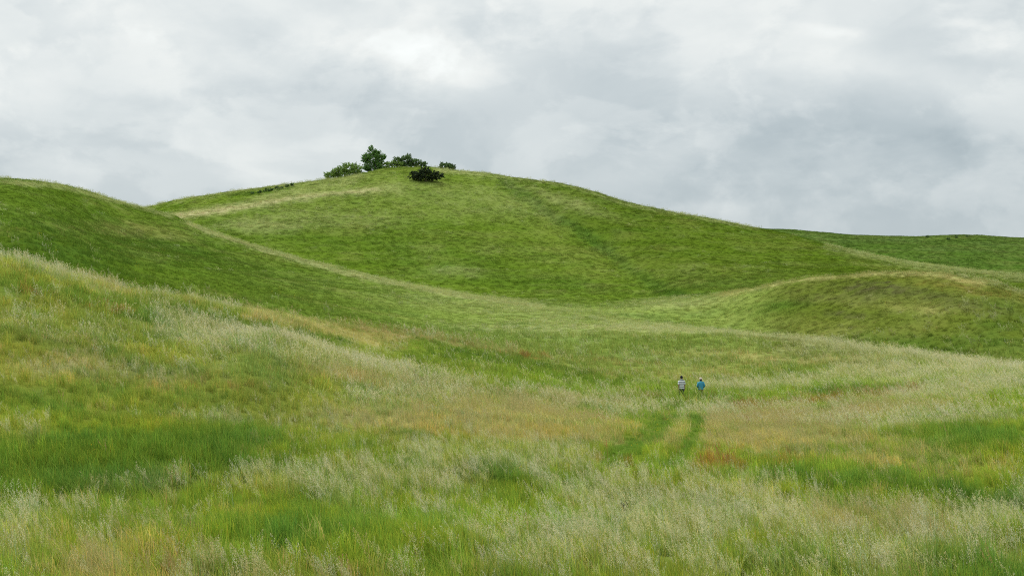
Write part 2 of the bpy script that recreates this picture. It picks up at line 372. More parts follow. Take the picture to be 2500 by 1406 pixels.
def paint(sx, sy, d, X, Yv):
    k = np.clip(60.0 / np.maximum(d, 8), 0.25, 2)
    wx = sx + 40 * k * fbm(X / 4, Yv / 5, 3, 101) + 14 * fbm(X*1.1, Yv*1.1, 2, 103)
    wy = sy + 13 * k * fbm(X / 4, Yv / 5, 3, 111) + 4 * fbm(X*1.1, Yv*1.1, 2, 113)
    out = {c: np.zeros(sx.shape) for c in ('pale', 'tan', 'red', 'lush_shade', 'heath', 'straw')}
    for ch, kd, data, wd, d0, d1, s in PATCH:
        if kd == 'b':
            x, y, rx, ry, a = data
            ca, sa = math.cos(a), math.sin(a)
            du, dv = wx - x, wy - y
            q = ((du*ca + dv*sa) / rx) ** 2 + ((-du*sa + dv*ca) / ry) ** 2
            g = np.exp(-q ** 1.5 * 0.7)
        else:
            g = gully((wx, wy), data, wd)
        soft = 4.0
        g = g * s * sstep(d0 - soft, d0 + soft, d) * (1 - sstep(d1 - soft, d1 + soft, d))
        out[ch] = 1 - (1 - out[ch]) * (1 - np.clip(g, 0, 1))
    return out

def trod(sx, sy, d):
    """the two trodden lines of the footpath: short grass"""
    p = (sx, sy); 
    return np.maximum(gully(p, [(1490,1092),(1530,1070),(1585,1042),(1625,1008),(1650,984),(1664,962)], 24), gully(p, [(1640,1112),(1672,1075),(1690,1040),(1715,998),(1730,970)], 19)) * sstep(30, 40, d) * (1 - sstep(74, 84, d))

C = lambda *a: np.array(a, float)
G_FORE = C(.205, .305, .030); G_HILL = C(.104, .168, .014); G_LEFT = C(.086, .146, .013)  # hill, left, far and mound tints: grass colour plus some slope shade
G_FAR = C(.074, .126, .022); G_MOUND = C(.106, .144, .018)
PALE = C(.345, .365, .150); TAN = C(.400, .335, .130); STRAW = C(.46, .41, .235); RED = C(.260, .105, .035)
LUSH_SHADE = C(.062, .122, .014); HEATH = C(.080, .075, .035); SEED = C(.64, .62, .39)
def lerp(a, b, t): return a * (1 - t[:, None]) + b * t[:, None]
def ground_colour(sx, sy, d, X, Yv, Z, dither=0.0):
    """leaf colour (n,3), panicle share, sorrel share, tan share, height factor"""
    p = paint(sx, sy, d, X, Yv)
    n = len(sx)
    base = np.repeat(G_FORE[None], n, 0)
    hill = sstep(96, 140, d)
    # which hill: left, main, mound, farthest
    left = (1 - sstep(900, 1300, sx)) * (1 - sstep(228, 240, d))
    lslope = sstep(40, 56, d) * (1 - sstep(95, 110, d)) * (1 - sstep(900, 1500, sx))
    base = lerp(base, np.repeat(C(.220, .285, .046)[None], n, 0), lslope)
    base = lerp(base, np.repeat(C(.185, .255, .050)[None], n, 0), sstep(96, 130, d))
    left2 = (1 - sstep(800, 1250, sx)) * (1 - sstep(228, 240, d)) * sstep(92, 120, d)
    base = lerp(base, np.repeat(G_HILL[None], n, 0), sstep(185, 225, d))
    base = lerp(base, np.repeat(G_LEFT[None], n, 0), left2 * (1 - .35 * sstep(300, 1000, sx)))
    mound = sstep(1800, 1950, sx) * sstep(122, 140, d) * (1 - sstep(176, 192, d))
    base = lerp(base, np.repeat(G_MOUND[None], n, 0), mound)
    base = lerp(base, np.repeat(G_FAR[None], n, 0), sstep(330, 350, d))
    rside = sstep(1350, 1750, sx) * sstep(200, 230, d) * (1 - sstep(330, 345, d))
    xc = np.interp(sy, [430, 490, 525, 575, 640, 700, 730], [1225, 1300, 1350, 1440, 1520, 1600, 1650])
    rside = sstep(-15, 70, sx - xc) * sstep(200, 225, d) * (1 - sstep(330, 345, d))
    base = base * (1 - 0.20 * rside)[:, None]  # shaded face beyond the crease, darkened in the base colour
    nz = fbm(X / 14, Yv / 14, 4, 201); n2 = fbm(X / 2.2, Yv / 2.8, 3, 205); n3 = fbm(X/5, Yv/5, 3, 209)
    # species patchiness: bluish, yellowish, paler
    ter = vnoise(X / 13 + 2 * n3, Z / 0.5, 221) * sstep(120, 200, d)
    nearf = 1 - sstep(45, 80, d)
    tr0 = trod(sx, sy, d)
    for ch in ('pale', 'tan', 'red'): p[ch] = p[ch] * (1 - .92 * tr0)
    p['lush_shade'] = np.maximum(p['lush_shade'], tr0)
    streak = fbm((X + Yv / 6) / 0.45, Yv / 7, 3, 215) * nearf      # swaths laid over by the wind
    p['pale'] = p['pale'] * (1 + 1.1 * streak) + .10 * streak * (p['pale'] > .05)
    for ch in ('lush_shade', 'tan', 'red', 'pale'):
        q_ = p[ch]; k_ = .55 * (1 - sstep(120, 200, d))
        p[ch] = np.clip(q_ * (1 - k_) + k_ * sstep(.22, .62, q_ + .30 * n2 + .18 * n3) * np.minimum(1, q_ * 2.5), 0, 1.2)
    pale = np.clip(p['pale'] + 0.22 * np.clip(nz + 0.1 + 0.8*n3, 0, 1) * (1 - p['lush_shade']) * (1 - .5 * hill) + 0.12 * np.clip(ter, 0, 1), 0, 1)
    pale = np.clip(pale * (1 + 0.5 * n2), 0, 1)
    lush_shade = np.clip(p['lush_shade'] * (1 + 0.35 * n2) + 0.24 * np.clip(-nz - 0.12 + .6*n3, 0, 1) * (1 - .45 * hill) + 0.26 * np.clip(-ter, 0, 1), 0, 1)
    tan = np.clip(p['tan'] * (1 + 0.6 * n2) + 0.25 * np.clip(fbm(X/7, Yv/7, 3, 231) - 0.12, 0, 1), 0, 1)
    red = np.clip(p['red'] * (1 + 0.7 * n2), 0, 1)
    near = 1 - sstep(60, 130, d)
    if dither:
        k_ = dither * (1 - sstep(110, 190, d)) + .25 * dither
        lush_shade, tan, red = [m_ * (1 - k_) + k_ * (rng.random(n) < m_) for m_ in (lush_shade, tan, red)]
    lc = lerp(np.repeat(C(.112, .212, .026)[None], n, 0), np.repeat(LUSH_SHADE[None], n, 0), sstep(50, 150, d))
    c = lerp(base, lc, lush_shade * 0.85)
    blu = np.clip(fbm(X / 6, Yv / 6, 3, 241), 0, 1)
    blu = blu * (.45 - .15 * hill)
    c = c * np.stack([1 - .30 * blu, 1 - .08 * blu, 1 + .5 * blu], 1)
    c = lerp(c, np.repeat(TAN[None], n, 0), tan * 0.62)
    c = lerp(c, np.repeat(RED[None], n, 0), red * 0.6)
    c = lerp(c, np.repeat(PALE[None], n, 0), pale * (0.66 - 0.34 * near))
    c = lerp(c, np.repeat(STRAW[None], n, 0), np.clip(p['straw'] * (1 + .3 * n2), 0, 1) * .9)
    hh = np.clip(p['heath'] * (1 + 1.2 * fbm(X / 1.1, Yv / 1.1, 2, 251)), 0, 1)
    c = lerp(c, np.repeat(HEATH[None], n, 0), hh * .85)
    yel = np.clip(fbm(X / 1.7, Yv / 2.4, 3, 261) * 1.1, -.6, 1) * near * (1 - tr0)
    c = c * np.stack([1 + .28 * yel, 1 + .12 * yel, 1 - .1 * yel], 1)
    am = 1 - .7 * hill
    c = c * (1 + (0.16 * n2 + 0.12 * nz) * am)[:, None]
    return np.clip(c, 0.004, 0.8), pale, red, tan, lush_shade

# --- the ground sheet: fine in front, coarser all round
th_front = np.arctan(ug)
th = np.concatenate([np.linspace(-math.pi, -math.pi/4 - .02, 40), np.arctan(np.linspace(-1, ug[0] - .01, 30)),
                     th_front[::1], np.arctan(np.linspace(ug[-1] + .01, 1, 30)), np.linspace(math.pi/4 + .02, math.pi, 40)[:-1]])
nT = len(th); nS = len(dg)
TH, S = np.meshgrid(th, dg)
front = np.abs(TH) <= math.pi/4 + 1e-6
rho = np.where(front, S / np.cos(np.clip(TH, -math.pi/4, math.pi/4)), S * math.sqrt(2))
GX = rho * np.sin(TH); GY = rho * np.cos(TH)
uu = np.tan(np.clip(TH, -math.pi/4, math.pi/4)); uc = np.clip(uu, ug[0], ug[-1])
ZF = sample(Zg, uc.ravel(), S.ravel()).reshape(S.shape)
Zl = sample(Zg, np.full(nS, ug[0]), dg)[:, None]; Zr = sample(Zg, np.full(nS, ug[-1]), dg)[:, None]
wb = sstep(math.pi/4, math.pi, np.abs(TH)) * 0.5
other = np.where(TH < 0, Zr, Zl)
outside = sstep(0.60, 1.0, np.abs(uu))
ZA = ZF * (1 - wb) + other * wb + outside * 0.8 * fbm(GX / 40, GY / 40, 3, 77) * sstep(5, 60, S)
V = np.stack([GX, GY, ZA + CAMZ], -1).reshape(-1, 3)
I, J = np.meshgrid(np.arange(nS - 1), np.arange(nT), indexing='ij')
J2 = (J + 1) % nT
a_ = (I * nT + J); b_ = (I * nT + J2); c_ = ((I + 1) * nT + J2); d_ = ((I + 1) * nT + J)
quads = np.stack([a_, b_, c_, d_], -1).reshape(-1, 4)[:, ::-1]
me = mesh_np('ground', V, quads, 4)
sxv = np.clip(CX + F * uc, -900, 3400).ravel(); syv = (CY - F * (ZA + canopy(S)) / np.maximum(S, 1)).ravel()
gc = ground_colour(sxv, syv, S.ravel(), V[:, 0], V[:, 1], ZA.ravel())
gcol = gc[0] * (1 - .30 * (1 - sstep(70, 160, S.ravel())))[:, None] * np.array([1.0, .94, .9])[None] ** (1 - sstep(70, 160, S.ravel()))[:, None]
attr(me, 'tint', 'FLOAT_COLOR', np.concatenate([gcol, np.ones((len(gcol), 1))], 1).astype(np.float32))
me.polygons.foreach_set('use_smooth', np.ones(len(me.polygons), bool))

def new_mat(name):
    m = bpy.data.materials.new(name); m.use_nodes = True; t = m.node_tree; t.nodes.clear(); return m, t
mg, t = new_mat('turf')
n = t.nodes.new; l = t.links.new
at = n('ShaderNodeAttribute'); at.attribute_name = 'tint'
geo = n('ShaderNodeNewGeometry')
nz1 = n('ShaderNodeTexNoise'); nz1.inputs['Scale'].default_value = 2.2; nz1.inputs['Detail'].default_value = 6; nz1.inputs['Roughness'].default_value = .7
l(geo.outputs['Position'], nz1.inputs['Vector'])
mr = n('ShaderNodeMapRange'); l(nz1.outputs['Fac'], mr.inputs[0]); mr.inputs[1].default_value = .3; mr.inputs[2].default_value = .7
mr.inputs[3].default_value = .72; mr.inputs[4].default_value = 1.2
ms = n('ShaderNodeVectorMath'); ms.operation = 'SCALE'; l(at.outputs['Color'], ms.inputs[0]); l(mr.outputs[0], ms.inputs['Scale'])
bp = n('ShaderNodeBump'); bp.inputs['Strength'].default_value = 1.0; bp.inputs['Distance'].default_value = 0.22
l(nz1.outputs['Fac'], bp.inputs['Height'])
df = n('ShaderNodeBsdfDiffuse'); l(ms.outputs[0], df.inputs[0]); l(bp.outputs[0], df.inputs['Normal'])
ou = n('ShaderNodeOutputMaterial'); l(df.outputs[0], ou.inputs[0])
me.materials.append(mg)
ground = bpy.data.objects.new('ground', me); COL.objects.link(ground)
tag(ground, 'rolling green grassy hillside and meadow floor', kind='structure')
ground['label'] = 'rolling green grassland of hills, hollows and meadow floor'
#GRASS
# ------------------------------------------------------------------ grass: tufts as real blades, planted on the ground
def grass_mat(name):
    m, t = new_mat(name); n = t.nodes.new; l = t.links.new
    a1 = n('ShaderNodeAttribute'); a1.attribute_type = 'INSTANCER'; a1.attribute_name = 'tint'
    a2 = n('ShaderNodeAttribute'); a2.attribute_type = 'INSTANCER'; a2.attribute_name = 'seedtint'
    v1 = n('ShaderNodeAttribute'); v1.attribute_name = 'vary'
    s1 = n('ShaderNodeAttribute'); s1.attribute_name = 'seedy'
    mxr = n('ShaderNodeMix'); mxr.data_type = 'RGBA'
    l(s1.outputs['Fac'], mxr.inputs[0]); l(a1.outputs['Color'], mxr.inputs[6]); l(a2.outputs['Color'], mxr.inputs[7])
    sc = n('ShaderNodeVectorMath'); sc.operation = 'MULTIPLY'
    l(mxr.outputs[2], sc.inputs[0]); l(v1.outputs['Color'], sc.inputs[1])
    d = n('ShaderNodeBsdfDiffuse'); l(sc.outputs[0], d.inputs[0])
    tr = n('ShaderNodeBsdfTranslucent'); l(sc.outputs[0], tr.inputs[0])
    mx = n('ShaderNodeMixShader'); mx.inputs[0].default_value = 0.44; l(d.outputs[0], mx.inputs[1]); l(tr.outputs[0], mx.inputs[2])
    o = n('ShaderNodeOutputMaterial'); l(mx.outputs[0], o.inputs[0]); return m
MG = grass_mat('grass_blade')

class Tuft:
    def __init__(s): s.V = []; s.T = []; s.va = []; s.se = []; s.n = 0
    def add(s, V, T, vary, seedy):
        s.V.append(V); s.T.append(np.asarray(T) + s.n); s.n += len(V)
        vary = np.asarray(vary, float)
        if vary.ndim == 1: vary = np.repeat(vary[None], len(V), 0)
        s.va.append(vary); s.se.append(np.full(len(V), seedy, float) if np.isscalar(seedy) else np.asarray(seedy))
    def blade(s, p, az, h, wd, lean, vary, seedy=0.0, seg=3):
        """a curved blade from p: rises h, leans over by lean metres towards az, width wd tapering to a point"""
        t = np.linspace(0, 1, seg + 1)
        cx = p[0] + math.cos(az) * lean * t ** 1.8; cyy = p[1] + math.sin(az) * lean * t ** 1.8
        z = p[2] + h * (t - 0.18 * t ** 3 * min(1, lean / h))
        fa = az + math.pi/2 + s.tw; wx, wy = math.cos(fa), math.sin(fa)
        ww = wd * 0.5 * np.array([.75, 1, .75, 0])[:seg+1] if seg == 3 else wd * 0.5 * np.array([1, .8, 0])
        V = []; T = []
        for k in range(seg):
            V += [(cx[k]-wx*ww[k], cyy[k]-wy*ww[k], z[k]), (cx[k]+wx*ww[k], cyy[k]+wy*ww[k], z[k])]
        V.append((cx[-1], cyy[-1], z[-1]))
        for k in range(seg - 1):
            T += [(2*k, 2*k+1, 2*k+3), (2*k, 2*k+3, 2*k+2)]
        T.append((2*seg-2, 2*seg-1, 2*seg))
        s.add(np.array(V), T, vary, seedy); return (cx, cyy, z)
    def fleck(s, p, size, vary, seedy=1.0, el=2.0):
        d = np.array([random.gauss(0, 1), random.gauss(0, 1), random.gauss(0, 1) * el]); d /= np.linalg.norm(d) + 1e-6
        e = np.cross(d, [random.gauss(0, 1), random.gauss(0, 1), random.gauss(0, 1)]); e /= np.linalg.norm(e) + 1e-6
        V = np.array([p - d*size, p + e*size*.42, p + d*size, p - e*size*.42]); s.add(V, [(0, 1, 2), (0, 2, 3)], vary, seedy)
    tw = 0.0
    def build(s, name):
        me = mesh_np(name, np.concatenate(s.V), np.concatenate(s.T), 3, MG)
        attr(me, 'vary', 'FLOAT_VECTOR', np.concatenate(s.va).astype(np.float32))
        attr(me, 'seedy', 'FLOAT', np.concatenate(s.se).astype(np.float32))
        return bpy.data.objects.new(name, me)

WIND = math.pi * 0.97          # tips bend to the left of the view, as the wind has laid them
def vr(lo=.72, hi=1.3):
    a = random.uniform(lo, hi); y = random.gauss(0, .10)
    return (a * (1 + y), a, a * (1 - y * .8))
def leafy(name, nb, rad, h, sd, wd, lean, seg=3):
    s = Tuft()
    for i in range(nb):
        r = rad * math.sqrt(random.random()); a = random.uniform(0, 2*math.pi)
        p = (r*math.cos(a), r*math.sin(a), -.03)
        az = WIND + random.gauss(0, .9) if random.random() < .65 else random.uniform(0, 2*math.pi)
        s.tw = random.gauss(0, .8); hh = max(.05, random.gauss(h, sd))
        v = vr(); sd_ = 0.0
        if random.random() < .07: v = (v[0]*1.9, v[1]*1.35, v[2]*1.8)       # a dry blade
        s.blade(p, az, hh, wd * random.uniform(.7, 1.3), hh * abs(random.gauss(lean, lean*.5)), v, sd_, seg)
    return s.build(name)
def culms(name, nc, rad, h, sd, lean, nf, fsize, plen, prad, kind='airy'):
    s = Tuft()
    for i in range(nc):
        r = rad * math.sqrt(random.random()); a = random.uniform(0, 2*math.pi)
        p = (r*math.cos(a), r*math.sin(a), 0); az = WIND + random.gauss(0, .95)
        s.tw = random.gauss(0, .8); hh = max(.15, random.gauss(h, sd)); ln = hh * abs(random.gauss(lean, lean*.35))
        cx, cyy, z = s.blade(p, az, hh, .0065, ln, vr(.8, 1.2), 0.35 if kind != 'spike' else 0.6)
        tip = np.array([cx[-1], cyy[-1], z[-1]]); pre = np.array([cx[-2], cyy[-2], z[-2]])
        ax = (tip - pre); ax /= np.linalg.norm(ax); L0 = plen * random.uniform(.7, 1.3)
        for k in range(nf):
            t = random.random()
            # an open cone of fine side branches, widest low down
            wr = prad * (1 - t) ** .7 * (0.35 + .65 * random.random()) if kind == 'airy' else prad * (1 - t * .6)
            a2 = random.uniform(0, 2*math.pi)
            q = tip - ax * L0 * (1 - t) + np.array([math.cos(a2), math.sin(a2), 0]) * wr + np.array([math.cos(WIND), 0, -0.25]) * wr * .6
            s.fleck(q, fsize * random.uniform(.7, 1.35), vr(.75, 1.25), 1.0, 2.0 if kind == 'airy' else 3.0)
    return s.build(name)

def src(name, objs):
    c = bpy.data.collections.new(name)
    for o in objs: c.objects.link(o)
    return c
near_leaf = src('long_leaf_tufts', [leafy('tuft_a', 42, .20, .46, .12, .011, .42), leafy('tuft_b', 38, .17, .38, .12, .010, .60),
                                    leafy('tuft_c', 46, .22, .54, .10, .010, .30), leafy('tuft_d', 34, .20, .30, .09, .011, .7)])
mid_leaf = src('meadow_tufts', [leafy('tuft_e', 34, .30, .36, .12, .017, .5, 2), leafy('tuft_f', 34, .28, .28, .10, .017, .7, 2),
                                leafy('tuft_g', 38, .32, .42, .12, .016, .4, 2)])
hill_leaf = src('short_turf_tufts', [leafy('tuft_h', 46, .45, .16, .05, .026, .8, 2), leafy('tuft_i', 44, .40, .20, .06, .026, .6, 2),
                                     leafy('tuft_j', 50, .50, .12, .05, .028, 1.0, 2)])
near_head = src('flowering_tufts', [culms('head_a', 7, .16, .70, .12, .34, 66, .0066, .24, .075), culms('head_b', 6, .15, .60, .12, .44, 70, .0064, .20, .085),
                                    culms('head_c', 8, .18, .78, .12, .28, 58, .007, .26, .065)])
mid_head = src('flowering_clumps', [culms('head_d', 10, .30, .54, .12, .32, 22, .0125, .22, .08), culms('head_e', 9, .28, .46, .12, .4, 22, .0125, .20, .09)])
far_head = src('pale_clumps', [culms('head_f', 11, .45, .38, .10, .45, 10, .026, .20, .10), culms('head_g', 11, .40, .32, .10, .5, 10, .026, .18, .12)])
near_spike = src('sorrel_tufts', [culms('spike_a', 5, .14, .62, .10, .15, 26, .010, .22, .014, 'spike'), culms('spike_b', 4, .12, .5, .12, .25, 26, .010, .2, .014, 'spike')])

def gn_scatter(name, label, coll, P_, rot, scl, idx, tint, seed):
    me = bpy.data.meshes.new(name); me.vertices.add(len(P_)); me.vertices.foreach_set('co', P_.astype(np.float32).ravel())
    attr(me, 'rot', 'FLOAT_VECTOR', rot.astype(np.float32)); attr(me, 'scl', 'FLOAT_VECTOR', scl.astype(np.float32))
    attr(me, 'idx', 'INT', idx.astype(np.int32))
    attr(me, 'tint', 'FLOAT_VECTOR', tint.astype(np.float32)); attr(me, 'seedtint', 'FLOAT_VECTOR', seed.astype(np.float32))
    o = bpy.data.objects.new(name, me); COL.objects.link(o)
    g = bpy.data.node_groups.new('scatter_' + name, 'GeometryNodeTree')
    g.interface.new_socket('Geometry', in_out='INPUT', socket_type='NodeSocketGeometry')
    g.interface.new_socket('Geometry', in_out='OUTPUT', socket_type='NodeSocketGeometry')
    gi = g.nodes.new('NodeGroupInput'); go = g.nodes.new('NodeGroupOutput')
    ci = g.nodes.new('GeometryNodeCollectionInfo'); ci.inputs[0].default_value = coll
    ci.inputs['Separate Children'].default_value = True; ci.inputs['Reset Children'].default_value = True
    ip = g.nodes.new('GeometryNodeInstanceOnPoints'); ip.inputs['Pick Instance'].default_value = True
    def na(nm, ty):
        q = g.nodes.new('GeometryNodeInputNamedAttribute'); q.data_type = ty; q.inputs['Name'].default_value = nm
        return q.outputs['Attribute']
    g.links.new(gi.outputs[0], ip.inputs['Points']); g.links.new(ci.outputs[0], ip.inputs['Instance'])
    g.links.new(na('idx', 'INT'), ip.inputs['Instance Index'])
    g.links.new(na('rot', 'FLOAT_VECTOR'), ip.inputs['Rotation']); g.links.new(na('scl', 'FLOAT_VECTOR'), ip.inputs['Scale'])
    g.links.new(ip.outputs[0], go.inputs[0])
    md = o.modifiers.new('scatter', 'NODES'); md.node_group = g
    return tag(o, label, kind='stuff')

def plant(d0, d1, dens, hide=0.012):
    """random spots between distances d0 and d1, dens(d) tufts per square metre; only where they could be seen"""
    um = 0.43
    n_try = 0; out = []
    edges = np.linspace(d0, d1, max(2, int((d1 - d0) / 8) + 1))
    for a, b in zip(edges[:-1], edges[1:]):
        mid = (a + b) / 2; n_ = int(um * (b*b - a*a) * dens(mid))
        d = np.sqrt(rng.uniform(a*a, b*b, n_)); u = rng.uniform(-um, um, n_)
        out.append(np.stack([u, d], 1))
    q = np.concatenate(out); u, d = q[:, 0], q[:, 1]
    z = sample(Zg, u, d); hor = sample(Hor, u, np.maximum(d - 1.5, 1))
    keep = ((z + 0.8) / d > hor - hide) & (CY - F * (z + 1.2) / d < 1500)
    u, d, z = u[keep], d[keep], z[keep]
    sx = CX + F*u; sy = CY - F*(z + canopy(d))/d; X = u*d
    e = 1.0
    gy = (sample(Zg, u, d + e) - sample(Zg, u, d - e)) / (2*e); gx = (sample(Zg, u + e/d, d) - sample(Zg, u - e/d, d)) / (2*e) - 0
    return u, d, z, sx, sy, X, gx, gy
def seedcol(n, red, tan):
    s_ = SEED[None] * rng.uniform(.82, 1.15, (n, 1)) * np.stack([rng.uniform(.95, 1.1, n), np.ones(n), rng.uniform(.8, 1.15, n)], 1)
    s_ = lerp(s_, np.repeat(C(.40, .33, .12)[None], n, 0), np.clip(tan * .8, 0, 1))
    return lerp(s_, np.repeat(C(.36, .16, .07)[None], n, 0), np.clip(red * .8, 0, 1))
def emit(name, label, coll, q, keep, prop, scale, flat=.75, boost=1.0, zs=1.0, ncol=4):
    u, d, z, sx, sy, X, gx, gy = [a[keep] for a in q]
    c, pale, red, tan, lush_shade = [a[keep] for a in prop]
    n_ = len(u)
    rot = np.stack([flat * np.arctan(gy), -flat * np.arctan(gx), rng.normal(0, .5, n_)], 1)
    scl = scale[keep] * rng.uniform(.75, 1.25, n_)
    tint = c * (1 + rng.uniform(-1, 1, (n_, 1)) * (.16 - .08 * sstep(120, 200, d))[:, None]) * boost
    sc_ = seedcol(n_, red, tan); sc_ = lerp(sc_, sc_ * C(.66, .76, .50)[None], sstep(110, 190, d))
    S3 = np.stack([scl, scl, scl * zs], 1)
    print(name, n_)
    return gn_scatter(name, label, coll, np.stack([X, d, z + CAMZ], 1), rot, S3, rng.integers(0, len(coll.objects), n_), tint, sc_)
LB = 1.22
# foreground meadow
q = plant(14, 60, lambda d: 12.5 if d < 36 else 12.5 * (36/d) ** 1.0)
u, d, z, sx, sy, X, gx, gy = q
pr = ground_colour(sx, sy, d, X, d, z, .6); tr_ = trod(sx, sy, d)
sc = (0.9 + .30 * pr[4] + .25 * fbm(X/3, d/3, 2, 301)) * (1 - .72 * tr_) * (1 - .22 * sstep(34, 50, d))
emit('meadow_grass', 'long green grass filling the foreground meadow', near_leaf, q, np.ones(len(u), bool), pr, sc, boost=LB)
q = plant(14, 60, lambda d: 7.5 if d < 36 else 7.5 * (36/d) ** .9)
u, d, z, sx, sy, X, gx, gy = q
pr = ground_colour(sx, sy, d, X, d, z, .6); tr_ = trod(sx, sy, d)
keep = rng.random(len(u)) < np.clip(pr[1] * 1.15 + .10 + .3 * pr[3] - 1.3 * tr_ - .25 * pr[4] - .06, 0, 1)
emit('flowering_grass', 'pale feathery flowering grass heads over the foreground meadow', near_head, q, keep, pr, .95 - .25 * sstep(34, 50, d))
q = plant(14, 75, lambda d: 1.6)
u, d, z, sx, sy, X, gx, gy = q
pr = ground_colour(sx, sy, d, X, d, z, .6)
keep = rng.random(len(u)) < np.clip(pr[2] * 1.1 + .02 + .05 * pr[3], 0, 1)
pr2 = (pr[0], pr[1], np.clip(pr[2] + .9, 0, 1.25), pr[3] * 0, pr[4])
emit('sorrel', 'rust red sorrel spikes scattered through the meadow', near_spike, q, keep, pr2, np.full(len(u), 1.0))
# meadow floor and near shoulder
q = plant(60, 150, lambda d: 6.5 * (60/d) ** 1.15, .010)
u, d, z, sx, sy, X, gx, gy = q
pr = ground_colour(sx, sy, d, X, d, z, .6); tr_ = trod(sx, sy, d)
sc = (0.85 + .2 * pr[4] + .2 * fbm(X/4, d/4, 2, 303)) * (1 - .7 * tr_) * (d / 60) ** .35
left = (1 - sstep(900, 1300, sx)) * sstep(88, 105, d); mound = sstep(1800, 1950, sx) * sstep(122, 140, d)
sc = sc * (1 - .4 * np.maximum(left, mound)) * (1 + 1.25 * np.exp(-((sx-1690)/120)**2 - ((d-92.5)/3.5)**2))
emit('meadow_floor_grass', 'mixed grass on the middle distance meadow floor', mid_leaf, q, np.ones(len(u), bool), pr, sc, boost=LB)
q = plant(60, 150, lambda d: 3.6 * (60/d) ** 1.0, .010)
u, d, z, sx, sy, X, gx, gy = q
pr = ground_colour(sx, sy, d, X, d, z, .6)
keep = rng.random(len(u)) < np.clip(pr[1] * 1.05 + .08 - trod(sx, sy, d) + .6 * np.exp(-((sx-1690)/130)**2 - ((d-91)/4)**2), 0, 1) * (1 - .85 * (1 - sstep(800, 1250, sx)) * sstep(86, 100, d) * (sy < 760 + (sx - 640) * .2))
emit('pale_meadow_grass', 'pale flowering grass in bands across the meadow floor', mid_head, q, keep, pr, (d/60) ** .3)
# grazed hills
q = plant(150, 350, lambda d: 3.2 * (150/d) ** .8, .008)
u, d, z, sx, sy, X, gx, gy = q
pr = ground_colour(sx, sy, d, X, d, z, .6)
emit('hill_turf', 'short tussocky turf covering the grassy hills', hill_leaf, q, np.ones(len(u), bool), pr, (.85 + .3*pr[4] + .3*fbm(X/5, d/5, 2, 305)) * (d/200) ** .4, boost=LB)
q = plant(350, 470, lambda d: 1.0, .006)
u, d, z, sx, sy, X, gx, gy = q
pr = ground_colour(sx, sy, d, X, d, z, .6)
emit('far_turf', 'dark green tussocks on the farthest hill at the right', hill_leaf, q, sx > 1500, pr, (1.25 + .5*fbm(X/5, d/5, 2, 307)), boost=LB)
q = plant(150, 345, lambda d: 1.7 * (150/d) ** .7, .006)
u, d, z, sx, sy, X, gx, gy = q
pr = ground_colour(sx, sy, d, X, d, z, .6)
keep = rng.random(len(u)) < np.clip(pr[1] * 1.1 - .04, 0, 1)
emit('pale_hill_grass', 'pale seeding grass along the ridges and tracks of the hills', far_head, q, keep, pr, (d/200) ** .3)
# a few yellow flowers in loose drifts
flower = src('flower_tufts', [culms('flower_a', 4, .20, .34, .08, .2, 5, .016, .03, .02, 'spike'), culms('flower_b', 3, .16, .42, .08, .2, 5, .016, .03, .02, 'spike')])
q = plant(16, 330, lambda d: .22 * (40/max(d, 40)) ** .6)
u, d, z, sx, sy, X, gx, gy = q
pr = ground_colour(sx, sy, d, X, d, z, .6)
dr = np.clip(fbm(X/6, d/6, 3, 401) - .1, 0, 1) * 1.2
for (px, py, rx, ry) in ((1145, 572, 26, 16), (1530, 816, 30, 5), (1720, 1062, 30, 8), (1560, 1048, 260, 20), (760, 960, 260, 20), (2150, 740, 160, 12)):
    dr = np.maximum(dr, 1.2 * np.exp(-((sx-px)/rx)**2 - ((sy-py)/ry)**2))
_sc = seedcol
def seedcol(n, red, tan): return np.repeat(C(.62, .48, .03)[None], n, 0) * rng.uniform(.8, 1.1, (n, 1))
emit('wildflowers', 'tiny yellow wildflowers in loose drifts through the grass', flower, q, (rng.random(len(u)) < dr) & (d < 295), pr, .9 + .4 * np.minimum(d / 150, 1))
seedcol = _sc
#THINGS
# ------------------------------------------------------------------ shrubs on the summit
def plain(name, col, rough=.8, var=0.0, scale=3.0, trans=0.0):
    m, t = new_mat(name); n = t.nodes.new; l = t.links.new
    b = n('ShaderNodeBsdfPrincipled'); b.inputs['Roughness'].default_value = rough
    try: b.inputs['Specular IOR Level'].default_value = .2
    except Exception: pass
    if var:
        tcn = n('ShaderNodeTexCoord'); q = n('ShaderNodeTexNoise'); q.inputs['Scale'].default_value = scale; q.inputs['Detail'].default_value = 5
        l(tcn.outputs['Object'], q.inputs['Vector'])
        mr = n('ShaderNodeMapRange'); l(q.outputs['Fac'], mr.inputs[0]); mr.inputs[1].default_value = .3; mr.inputs[2].default_value = .7
        mr.inputs[3].default_value = 1 - var; mr.inputs[4].default_value = 1 + var
        v = n('ShaderNodeVectorMath'); v.operation = 'SCALE'; v.inputs[0].default_value = col; l(mr.outputs[0], v.inputs['Scale'])
        l(v.outputs[0], b.inputs['Base Color']); c_out = v.outputs[0]
    else:
        b.inputs['Base Color'].default_value = (*col, 1); c_out = None
    o = n('ShaderNodeOutputMaterial')
    if trans:
        tl = n('ShaderNodeBsdfTranslucent')
        if c_out: l(c_out, tl.inputs[0])
        mx = n('ShaderNodeMixShader'); mx.inputs[0].default_value = trans; l(b.outputs[0], mx.inputs[1]); l(tl.outputs[0], mx.inputs[2]); l(mx.outputs[0], o.inputs[0])
    else: l(b.outputs[0], o.inputs[0])
    return m
M_bark = plain('bark', (.09, .07, .05), .9, .3, 6)
M_tree = plain('tree_leaves', (.110, .225, .048), .7, .4, 2.2, .3)
M_low = plain('shrub_leaves_light', (.190, .300, .060), .7, .4, 1.6, .3)
